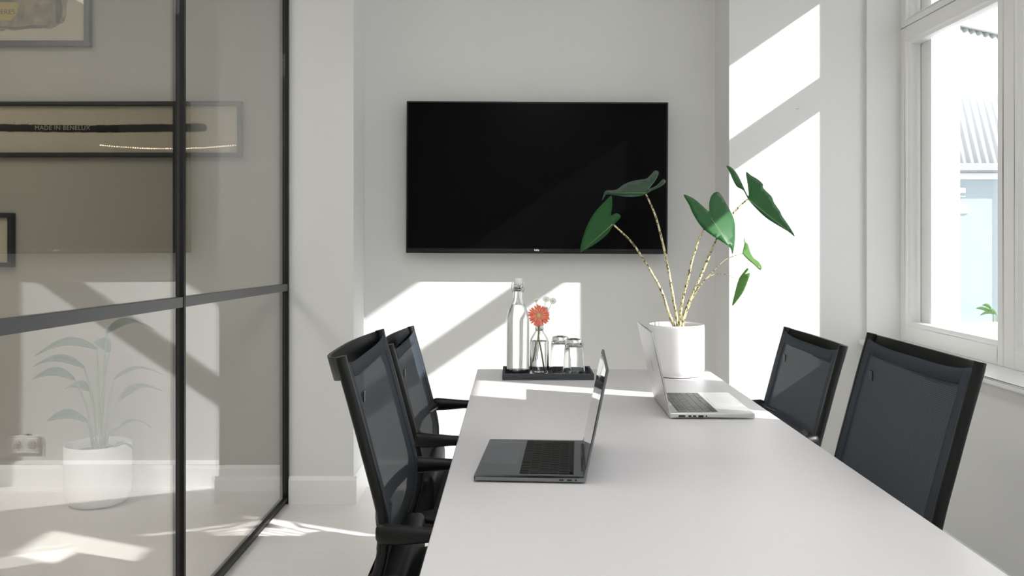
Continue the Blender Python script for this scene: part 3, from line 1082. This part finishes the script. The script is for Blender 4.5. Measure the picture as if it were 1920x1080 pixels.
fx, fy, fz = 0.0795, 2.985, 0.944 - ZT
ge = empty('gerbera_flower', (VXc, VYc, ZT + .0115))
tag(ge, 'coral orange gerbera in the small bottle vase', 'flower')
rel = Vector((0.0795 - VXc, 2.985 - VYc, 0.944 - ZT - .0115))
obj('stem', tb([(.014, -.008, .002), (.006, -.004, .06), (-.003, 0, .125), (-.003, -.001, .160), rel + Vector((0, .012, -.012)), rel + Vector((0, .004, 0))],
               .0021, .0019, 8, 4), 'stem', ge, smooth=True)
Rg = Matrix.Rotation(math.radians(72), 4, 'X') @ Matrix.Rotation(math.radians(4), 4, 'Y')


def petal_mesh(ln, wd, lift):
    bm_ = bmesh.new()
    rows_ = []
    for t in (0.0, .25, .5, .75, .92, 1.0):
        ww = wd * (0.35 + .65 * math.sin(min(1, t * 1.15) * PI * .62)) * (1 if t < .9 else (.75 if t < .99 else .3))
        zz = lift * t - lift * .5 * t * t
        rows_.append([bm_.verts.new((ln * t, -ww, zz + .0008)), bm_.verts.new((ln * t, 0, zz)), bm_.verts.new((ln * t, ww, zz + .0008))])
    for p, q in zip(rows_, rows_[1:]):
        for k in range(2):
            bm_.faces.new((p[k], p[k + 1], q[k + 1], q[k]))
    me_ = bpy.data.meshes.new('petal'); bm_.to_mesh(me_); bm_.free()
    for p in me_.polygons: p.use_smooth = True
    return me_


head = empty('flower_head', rel); head.parent = ge
head.rotation_euler = Rg.to_euler()
for cnt, r0, ln, wd, lift, z0, mm in ((22, .008, .0295, .0036, .001, -.001, 'petal'), (20, .008, .0265, .0033, .007, .000, 'petal'),
                                      (20, .007, .0150, .0018, .008, .001, 'petal_in')):
    me_ = petal_mesh(ln, wd, lift); me_.materials.append(M[mm])
    for k in range(cnt):
        a_ = 2 * PI * (k + random.uniform(-.2, .2)) / cnt + (0.14 if lift > .003 else 0)
        o_ = bpy.data.objects.new('petal', me_); C.objects.link(o_); o_.parent = head
        o_.location = (r0 * math.cos(a_), r0 * math.sin(a_), z0)
        o_.rotation_euler = (random.uniform(-.15, .15), random.uniform(-.12, .06), a_)
        s_ = random.uniform(.88, 1.06); o_.scale = (s_, s_, s_)
obj('flower_disc', lathe([(0, .0055), (.004, .005), (.0075, .003), (.009, -.001), (.006, -.005), (0, -.006)], 20), 'disc', head, smooth=True)
obj('sepal_cup', lathe([(.010, -.002), (.008, -.006), (.003, -.010), (0, -.010)], 16), 'stem', head, smooth=True)

# small white daisies: one stalk each
for i, (px_, py_, r, dd, lab) in enumerate(((1005, 563.5, .0065, 3.01, 'thin daisy bud on its own stalk, left of the other daisies'),
                                            (1024, 561.5, .0112, 2.99, 'white daisy with a yellow green eye above the coral flower'),
                                            (1036.5, 564.5, .0112, 3.005, 'white daisy farthest right above the vase'),
                                            (1024, 579, .0065, 3.01, 'low half open daisy just above the coral flower'))):
    tip_ = P(px_, py_, dd)
    e_ = empty('daisy', (VXc, VYc, ZT + .0115))
    tag(e_, lab, 'flower', 'small daisies in the vase')
    rl = tip_ - Vector((VXc, VYc, ZT + .0115))
    ang = i * 1.7
    b0 = Vector((-.018 + .004 * i, .006 * math.sin(ang), .03 + .004 * i))
    obj('stalk', tb([b0, (-.004 + .002 * i, .004, .125), (.000 + .0022 * i, .004, .160), rl * 0.5 + Vector((0.001, .003, .085)) if False else Vector((rl.x * .6, rl.y * .7, .160 + (rl.z - .160) * .5)), rl],
                    .0010, .0008, 6, 3), 'stem', e_, smooth=True)
    hd = empty('daisy_head', rl); hd.parent = e_
    hd.rotation_euler = (math.radians(48 + 6 * i), math.radians(-10 + 8 * i), 0)
    me_ = petal_mesh(r, r * .27, .001); me_.materials.append(M['daisy'])
    for k in range(12):
        o_ = bpy.data.objects.new('petal', me_); C.objects.link(o_); o_.parent = hd
        a_ = 2 * PI * k / 12
        o_.location = (.001 * math.cos(a_), .001 * math.sin(a_), 0); o_.rotation_euler = (0, -.1, a_)
    obj('eye', lathe([(0, .003), (.0018, .0025), (.0028, .0005), (0, -.001)], 12), 'daisy_eye', hd, smooth=True)


# upturned tumblers
def tumbler(x, y, lab):
    t = empty('tumbler', (x, y, ZT)); tag(t, lab, 'glass', 'upturned tumblers on the tray')
    hgt = .122
    pr = [(0, .1180), (.0100, .1185), (.0200, .1215), (.0265, .1195), (.0290, .112), (.0305, .095), (.0330, .060), (.0376, .003), (.0375, .0006), (.0362, 0),
          (.0356, .0015), (.0352, .010), (.0312, .060), (.0284, .095), (.0250, .1030), (.012, .1075), (0, .1078)]
    obj('glass_wall', lathe(pr, 48), 'clear', t, smooth=True, angle=70)
    return t


tumbler(0.1540, 3.064, 'upturned clear tumbler standing behind its twin on the tray')
tumbler(0.1950, 2.984, 'upturned clear tumbler at the front right of the tray')

# ------------------------------------------------------------------ potted plant on the table
PC = Vector((0.542, 3.038, TZ))
al = empty('potted_plant', PC)
tag(al, 'tall plant with spotted stems in a white pot on the table', 'plant')
pp = al
prof = [(0, 0), (.072, 0), (.083, .003), (.090, .011), (.0925, .024), (.0925, .160), (.0918, .168), (.0895, .1715), (.0870, .1690), (.0860, .160), (.0855, .110), (0, .110)]
obj('pot', lathe(prof, 64), 'pot', pp, smooth=True, angle=60)
so_prof = [(0, .150), (.05, .149), (.0852, .146), (.0852, .141), (0, .141)]
obj('soil', lathe(so_prof, 40), 'soil', pp, smooth=True)

AO = Vector(al.location)


def stem(pts, r0, r1, ds, m='petiole', seg=10):
    q = [P(x, y, d) - AO for (x, y), d in zip(pts, ds)]
    return obj('petiole', tb(q, [r0 + (r1 - r0) * k / (len(q) * 6 - 6) for k in range((len(q) - 1) * 6 + 1)], None, seg, 6), m, al, smooth=True)


def lin(a_, b_, n):
    return [a_ + (b_ - a_) * k / (n - 1) for k in range(n)]


stem([(1265, 622), (1262, 606), (1254, 588), (1240, 545), (1215, 500), (1185, 455), (1150, 421)], .0064, .0026, lin(3.03, 2.99, 7))
stem([(1270, 622), (1270, 606), (1265, 575), (1252, 500), (1240, 445), (1228, 402), (1211, 364)], .0060, .0026, lin(3.05, 3.05, 7))
stem([(1274, 622), (1274, 606), (1278, 570), (1288, 530), (1300, 480), (1318, 432), (1334, 408)], .0062, .0026, lin(3.02, 2.99, 7))
stem([(1278, 622), (1279, 604), (1290, 572), (1318, 508), (1342, 452), (1372, 403), (1402, 373)], .0068, .0026, lin(3.04, 3.07, 7))
stem([(1279, 622), (1282, 600), (1298, 560), (1315, 533), (1338, 508), (1362, 486), (1393, 475)], .0030, .0011, lin(3.06, 3.03, 7), seg=8)
stem([(1281, 622), (1284, 598), (1300, 556), (1318, 528), (1342, 514), (1366, 516), (1385, 527)], .0026, .0009, lin(3.07, 3.06, 7), seg=8)

# leaf over the television, seen nearly edge on
leaf('leaf', al, AO, [(1129, 376), (1131, 368), (1136, 358), (1155, 356), (1168, 347), (1182, 341), (1200, 337), (1212, 335), (1222, 326), (1228, 320),
                      (1235, 323), (1230, 336), (1218, 352), (1219, 354), (1232, 347), (1243, 336), (1248, 341), (1238, 350), (1222, 357), (1212, 363), (1198, 368),
                      (1175, 369), (1152, 366), (1138, 364), (1133, 369)], (1211, 362), (1137, 362), 3.05, kt=0.12, ks=2.2, ke=0.3, m='leaf_deep')
# left lower leaf
leaf('leaf', al, AO, [(1147, 368), (1148, 385), (1146, 404), (1155, 400), (1163, 404), (1162, 410), (1150, 422), (1138, 440), (1118, 456), (1100, 467), (1091, 472), (1089, 475),
                      (1088, 465), (1092, 448), (1101, 423), (1114, 400), (1132, 380), (1142, 370)], (1149, 420), (1090, 472), 2.99, kt=0.35, ks=-0.5, ke=0.15, m='leaf')
# central leaf
leaf('leaf', al, AO, [(1282, 366), (1290, 367), (1303, 374), (1316, 385), (1328, 396), (1330, 394), (1330, 380), (1334, 367), (1342, 360), (1350, 363), (1363, 384), (1376, 412),
                      (1378, 436), (1377, 456), (1375, 470), (1373, 476), (1369, 464), (1352, 452), (1333, 440), (1315, 425), (1300, 402), (1292, 384)],
     (1333, 408), (1372, 470), 2.985, kt=0.27, ks=-0.72, ke=0.22, kc=-0.2, m='leaf')
# right upper leaf
leaf('leaf', al, AO, [(1362, 311), (1371, 314), (1381, 325), (1390, 342), (1400, 364), (1404, 366), (1402, 345), (1399, 323), (1408, 329), (1420, 336), (1430, 345), (1431, 353), (1446, 368), (1451, 380),
                      (1462, 396), (1466, 405), (1480, 425), (1490, 443), (1478, 434), (1456, 421), (1436, 408), (1418, 391), (1404, 375), (1394, 357), (1382, 350), (1374, 336), (1368, 322)],
     (1402, 373), (1487, 441), 3.07, kt=0.26, ks=-0.38, ke=0.25, m='leaf')
# two young leaves
leaf('leaf', al, AO, [(1395, 445), (1398, 455), (1402, 458), (1407, 474), (1413, 484), (1422, 491), (1428, 501), (1425, 506), (1414, 496), (1404, 488), (1393, 476), (1394, 466), (1396, 455)],
     (1394, 474), (1424, 502), 3.03, kt=-0.3, ks=-0.9, m='leaf_young', step=4, rib=.0008)
leaf('leaf', al, AO, [(1401, 503), (1403, 506), (1397, 514), (1406, 512), (1403, 524), (1394, 546), (1383, 562), (1373, 573), (1378, 550), (1382, 534), (1386, 522), (1393, 512)],
     (1386, 526), (1377, 566), 3.06, kt=-0.2, ks=0.7, m='leaf_young', step=4, rib=.0008)

# ------------------------------------------------------------------ room behind the glass: floor plant
FP = Vector((-1.884, 4.10, 0))
pl = empty('potted_plant', FP)
tag(pl, 'broad-leaved plant in a white floor pot behind the glass', 'plant')
p2 = pl
prof = [(0, 0), (.085, 0), (.112, .006), (.130, .024), (.139, .055), (.142, .10), (.142, .262), (.141, .27), (.137, .273), (.134, .268), (.133, .20), (0, .20)]
obj('pot', lathe(prof, 56), 'pot', p2, smooth=True, angle=60)
obj('soil', lathe([(0, .238), (.08, .236), (.1325, .230), (.1325, .225), (0, .225)], 32), 'soil', p2, smooth=True)
FO = Vector(pl.location)


def paddle(base_px, mid, tip, wd, d0, d1, m='leaf_room'):
    """long stalk from the pot and a blade that arches from mid to tip (pixels)"""
    b0 = P(base_px, 850, 4.10) - FO
    m1 = P(mid[0], mid[1], d0) - FO
    t1 = P(tip[0], tip[1], d1) - FO
    ctrl = b0.lerp(m1, .55) + Vector((0, 0, .02)); ctrl.x = b0.x + (m1.x - b0.x) * .30
    obj('stalk', tb([b0, ctrl, m1], .006, .003, 8, 6), 'petiole_green', pl, smooth=True)
    bm_ = bmesh.new()
    rows_ = []
    n_ = 12
    axis = (t1 - m1)
    side = axis.cross(Vector((0, 0, 1)))
    side = side.normalized() if side.length > 1e-4 else Vector((0, 1, 0))
    side = (side + Vector((0, 0, .35))).normalized()
    for k in range(n_ + 1):
        t = k / n_
        c_ = m1 + axis * t + Vector((0, 0, .16 * axis.length * math.sin(PI * t)))
        ww = wd * (math.sin(PI * min(1, t * .93 + .05)) ** .75)
        rows_.append([bm_.verts.new(c_ + side * (ww * u) + Vector((0, 0, .25 * ww * abs(u)))) for u in (-1, -.5, 0, .5, 1)])
    for p, q in zip(rows_, rows_[1:]):
        for k in range(4):
            bm_.faces.new((p[k], p[k + 1], q[k + 1], q[k]))
    o_ = obj('leaf', bm_, m, pl, smooth=True)
    so_ = o_.modifiers.new('thick', 'SOLIDIFY'); so_.thickness = .0015; so_.offset = 0


for args in ((192, (200, 625), (288, 618), .040, 4.10, 4.02), (188, (182, 655), (66, 668), .042, 4.08, 4.02), (182, (158, 690), (62, 688), .034, 4.10, 4.08),
             (178, (140, 712), (60, 712), .040, 4.02, 3.98), (180, (168, 733), (122, 730), .030, 4.12, 4.16), (196, (214, 712), (304, 702), .028, 4.12, 4.10),
             (194, (222, 752), (304, 733), .040, 4.05, 4.0), (176, (165, 792), (88, 790), .042, 4.0, 3.93), (198, (226, 800), (284, 802), .026, 4.06, 4.02),
             (186, (205, 660), (178, 640), .034, 4.12, 4.17), (200, (215, 838), (250, 842), .022, 4.02, 3.97)):
    paddle(*args)


# ------------------------------------------------------------------ framed pictures on the taupe wall
def frame(name, label, x0, x1, y0, y1, bar, depth_=0.034):
    """pixel rectangle of the frame's front face at its depth"""
    dd = YO - depth_
    a_ = P(x0, y1, dd); b_ = P(x1, y0, dd)
    e_ = empty(name, ((a_.x + b_.x) / 2, YO, (a_.z + b_.z) / 2))
    tag(e_, label, 'picture', 'framed pictures behind the glass')
    w_, h_ = (b_.x - a_.x) / 2, (b_.z - a_.z) / 2
    obj('frame_bar', bbox(-w_, w_, -depth_, -.0005, h_ - bar, h_, .001, 1), 'frame_black', e_)
    obj('frame_bar', bbox(-w_, w_, -depth_, -.0005, -h_, -h_ + bar, .001, 1), 'frame_black', e_)
    obj('frame_bar', bbox(-w_, -w_ + bar, -depth_, -.0005, -h_ + bar, h_ - bar, .001, 1), 'frame_black', e_)
    obj('frame_bar', bbox(w_ - bar, w_, -depth_, -.0005, -h_ + bar, h_ - bar, .001, 1), 'frame_black', e_)
    obj('backing_paper', boxes((-w_ + bar, w_ - bar, -.012, -.004, -h_ + bar, h_ - bar)), 'paper', e_)
    obj('glass_sheet', boxes((-w_ + bar, w_ - bar, -depth_ + .006, -depth_ + .008, -h_ + bar, h_ - bar)), 'art_glass', e_)

    def loc(px_, py_, off=.0125):
        q = P(px_, py_, YO - off)
        return Vector((q.x - e_.location.x, -off, q.z - e_.location.z))
    return e_, loc


def ragged(loc, pts, off, m, parent, name, jit, step=6.0):
    """flat scrap of paper with a torn edge, pixel outline"""
    out_ = []
    n_ = len(pts)
    for i in range(n_):
        p, q = Vector(pts[i]), Vector(pts[(i + 1) % n_])
        k = max(1, int((q - p).length / step))
        for s_ in range(k):
            r = p.lerp(q, s_ / k)
            out_.append((r.x + random.uniform(-jit, jit), r.y + random.uniform(-jit, jit)))
    vo, eo, fo, _, _, _ = delaunay_2d_cdt([Vector(p) for p in out_], [], [list(range(len(out_)))], 1, 1e-4)
    bm_ = bmesh.new()
    bv = [bm_.verts.new(loc(q.x, q.y, off)) for q in vo]
    for f in fo:
        bm_.faces.new([bv[i] for i in f])
    o_ = obj(name, bm_, m, parent)
    so_ = o_.modifiers.new('thick', 'SOLIDIFY'); so_.thickness = .0006; so_.offset = 0
    return o_


def put_text(txt, px_, py_, hpx, loc, parent, m, off, spacing=1.0, align='CENTER'):
    bm_ = text_mesh(txt, hpx * YO / F / .70, .0002, align, spacing)
    bm_.transform(Matrix.Rotation(PI / 2, 4, 'X'))
    bm_.transform(Matrix.Translation(loc(px_, py_, off)))
    return obj('lettering', bm_, m, parent)


# upper left picture: torn brown paper with a yellow label
e1, loc1 = frame('framed_picture', 'black framed collage with torn brown paper and yellow label, topmost behind the glass', -330, 167, -250, 86, .026)
ragged(loc1, [(-230, -180), (100, -170), (128, -20), (127, 5), (122, 40), (105, 48), (98, 54), (60, 50), (30, 56), (-120, 60), (-250, 50)], .0130, 'patch', e1, 'torn_paper', 2.2)
ragged(loc1, [(-240, 49), (0, 49), (30, 51), (60, 47), (92, 48), (88, 52), (60, 53), (40, 56), (0, 52), (-240, 58)], .0140, 'patch_dark', e1, 'torn_edge', .8)
ragged(loc1, [(105, -10), (112, -12), (118, 20), (111, 44), (105, 43), (104, 20)], .0140, 'patch_dark', e1, 'torn_edge', 1.0)
ragged(loc1, [(-180, 4), (33, 4), (34, 12), (31, 22), (26, 32), (20, 38), (-60, 42), (-180, 42)], .0140, 'yellow', e1, 'yellow_label', .5)
ragged(loc1, [(-180, -8), (24, -8), (34, -2), (20, 4), (-180, 4)], .0141, 'patch_dark', e1, 'torn_edge', .8)
put_text('ERES', 28.5, 22.7, 9.3, loc1, e1, 'ink', .0150, 1.02, 'RIGHT')

# long picture: black ribbon with woven words
e2, loc2 = frame('framed_picture', 'long black framed picture of a black woven ribbon with pale words', -225, 452.5, 189.5, 294, .0205)
ragged(loc2, [(-160, 231), (0, 232.5), (80, 234), (170, 235), (270, 233), (330, 233), (372, 231), (385, 232), (389, 240), (384, 247), (350, 247), (250, 248), (150, 248), (60, 247), (-160, 246)],
       .0135, 'ink', e2, 'woven_ribbon', .6, 5)
for k in range(26):
    px_ = random.uniform(20, 388); up_ = random.random() < .4 or px_ > 380
    y0_ = 233 if up_ else 247
    q0 = loc2(px_, y0_, .0138); q1 = loc2(px_ + random.uniform(-4, 5), y0_ + (-1 if up_ else 1) * random.uniform(2, 6), .0142)
    obj('loose_thread', tb([q0, q1], .0006, .0004, 5), 'ink', e2)
put_text('MADE IN BENELUX', 117, 240, 8.0, loc2, e2, 'ink_pale', .0145, 1.08)

# lower left picture
e3, loc3 = frame('framed_picture', 'small black framed picture at the left edge, lowest behind the glass', -200, 22, 399, 501, .022)
ragged(loc3, [(-150, 425), (-30, 428), (-26, 470), (-150, 474)], .0135, 'patch', e3, 'torn_paper', 1.5)

# string of small lamps mirrored in the long picture's glass
sl = empty('string_lights', (-3.28, -0.02, 2.0))
tag(sl, 'string of tiny warm lamps mirrored in the long picture', 'string lights')
cat = [(-0.66 + 1.32 * k / 60, 0.0, 0.085 - 0.035 * (1 - ((k - 30) / 30) ** 2)) for k in range(61)]
obj('cord', tb(cat, .0015, .0015, 5), 'chair_black', sl)
for k in (0, 60):
    q = cat[k]
    obj('hanger', tb([q, (q[0], 0, ZC - 2.0)], .001, .001, 5), 'chair_black', sl)
bm = lathe([(0, -.007), (.006, -.003), (.007, .002), (.003, .006), (0, .007)], 8)
bme = bpy.data.meshes.new('bulb'); bm.to_mesh(bme); bm.free(); bme.materials.append(M['bulb'])
for q in cat[1:-1]:
    o_ = bpy.data.objects.new('bulb', bme); C.objects.link(o_); o_.parent = sl
    o_.location = (q[0], 0, q[2] - .006)

# ------------------------------------------------------------------ wall socket under the television (seen mirrored in the glass)
so = empty('double_socket', (0.3035, YB, 0.2015))
tag(so, 'white double wall socket, mirrored in the glass partition', 'socket')
obj('box', bbox(-.0725, .0725, -.012, -.0005, -.043, .043, .003, 2), 'socket', so)
for sx in (-.036, .036):
    obj('cover_plate', bbox(sx - .029, sx + .029, -.0145, -.0115, -.029, .029, .001, 1), 'socket', so)
    bm = lathe([(.021, 0), (.021, .004), (.018, .005), (0, .005)], 24)
    bm.transform(Matrix.Translation((sx, -.0140, 0)) @ Matrix.Rotation(-PI / 2, 4, 'X') @ Matrix.Scale(-1, 4, (0, 0, 1)))
    sk = obj('socket_well', bm, 'socket_in', so, smooth=True)
    for dx in (-.0095, .0095):
        obj('pin_hole', tb([(sx + dx, -.0195, 0), (sx + dx, -.0145, 0)], .003, .003, 8), 'socket_dark', sk)
obj('cable_stub', tb([(-.035, -.007, .043), (-.03, -.008, .047), (-.012, -.008, .047)], .004, .004, 8), 'chair_black', so)


# ------------------------------------------------------------------ unseen ceiling panels, added as fill to brighten both rooms
def fill_panel(x, y, lx, ly, lab, m='lamp'):
    l_ = empty('ceiling_lamp', (x, y, ZC)); tag(l_, lab, 'lamp', 'flat ceiling lamps')
    obj('housing', boxes((-lx, lx, -ly, ly, -.05, -.0005)), 'trim', l_)
    obj('diffuser', boxes((-lx + .02, lx - .02, -ly + .02, ly - .02, -.056, -.0505)), m, l_)


fill_panel(0.27, -0.4, .30, .70, 'long flat ceiling lamp behind the near end of the table')
fill_panel(0.27, 1.4, .30, .70, 'long flat ceiling lamp over the middle of the table')
fill_panel(-2.6, 0.6, .45, .75, 'flat ceiling lamp behind the glass, nearer to the camera', 'lamp_next')
fill_panel(-2.6, 2.5, .45, .75, 'flat ceiling lamp behind the glass, nearer to the pictures', 'lamp_next')

# ------------------------------------------------------------------ plant on the neighbour's sill
sb = empty('sill_plant', (5.13, 9.86, nbz(607) - Z0))
tag(sb, 'pale green leafy plant on the sill of the house outside', 'plant')
SO = Vector(sb.location)
obj('planter', bbox(-.12, .9, -.07, .07, -.001, .03, .005, 1), 'masonry', sb)
for (x0, y0, x1, y1, ww) in ((1863, 590, 1830, 578, .022), (1862, 584, 1842, 572, .02), (1868, 588, 1838, 591, .024), (1870, 592, 1852, 582, .02), (1872, 588, 1880, 575, .02)):
    a_ = P(x0, y0, 9.84) - SO; b_ = P(x1, y1, 9.80) - SO
    bm = bmesh.new(); rows_ = []
    for k in range(7):
        t = k / 6
        c_ = a_.lerp(b_, t) + Vector((0, 0, .03 * math.sin(PI * t)))
        w2 = ww * math.sin(PI * (t * .9 + .06))
        rows_.append([bm.verts.new(c_ + Vector((0, -w2 * .5, w2))), bm.verts.new(c_ + Vector((0, w2 * .5, -w2)))])
    for p, q in zip(rows_, rows_[1:]):
        bm.faces.new((p[0], p[1], q[1], q[0]))
    lf_ = obj('leaf', bm, 'leaf_young', sb, smooth=True)
    m_ = lf_.modifiers.new('thick', 'SOLIDIFY'); m_.thickness = .002
    obj('stalk', tb([(a_.x, a_.y, .02), a_], .003, .002, 5), 'petiole_green', sb)
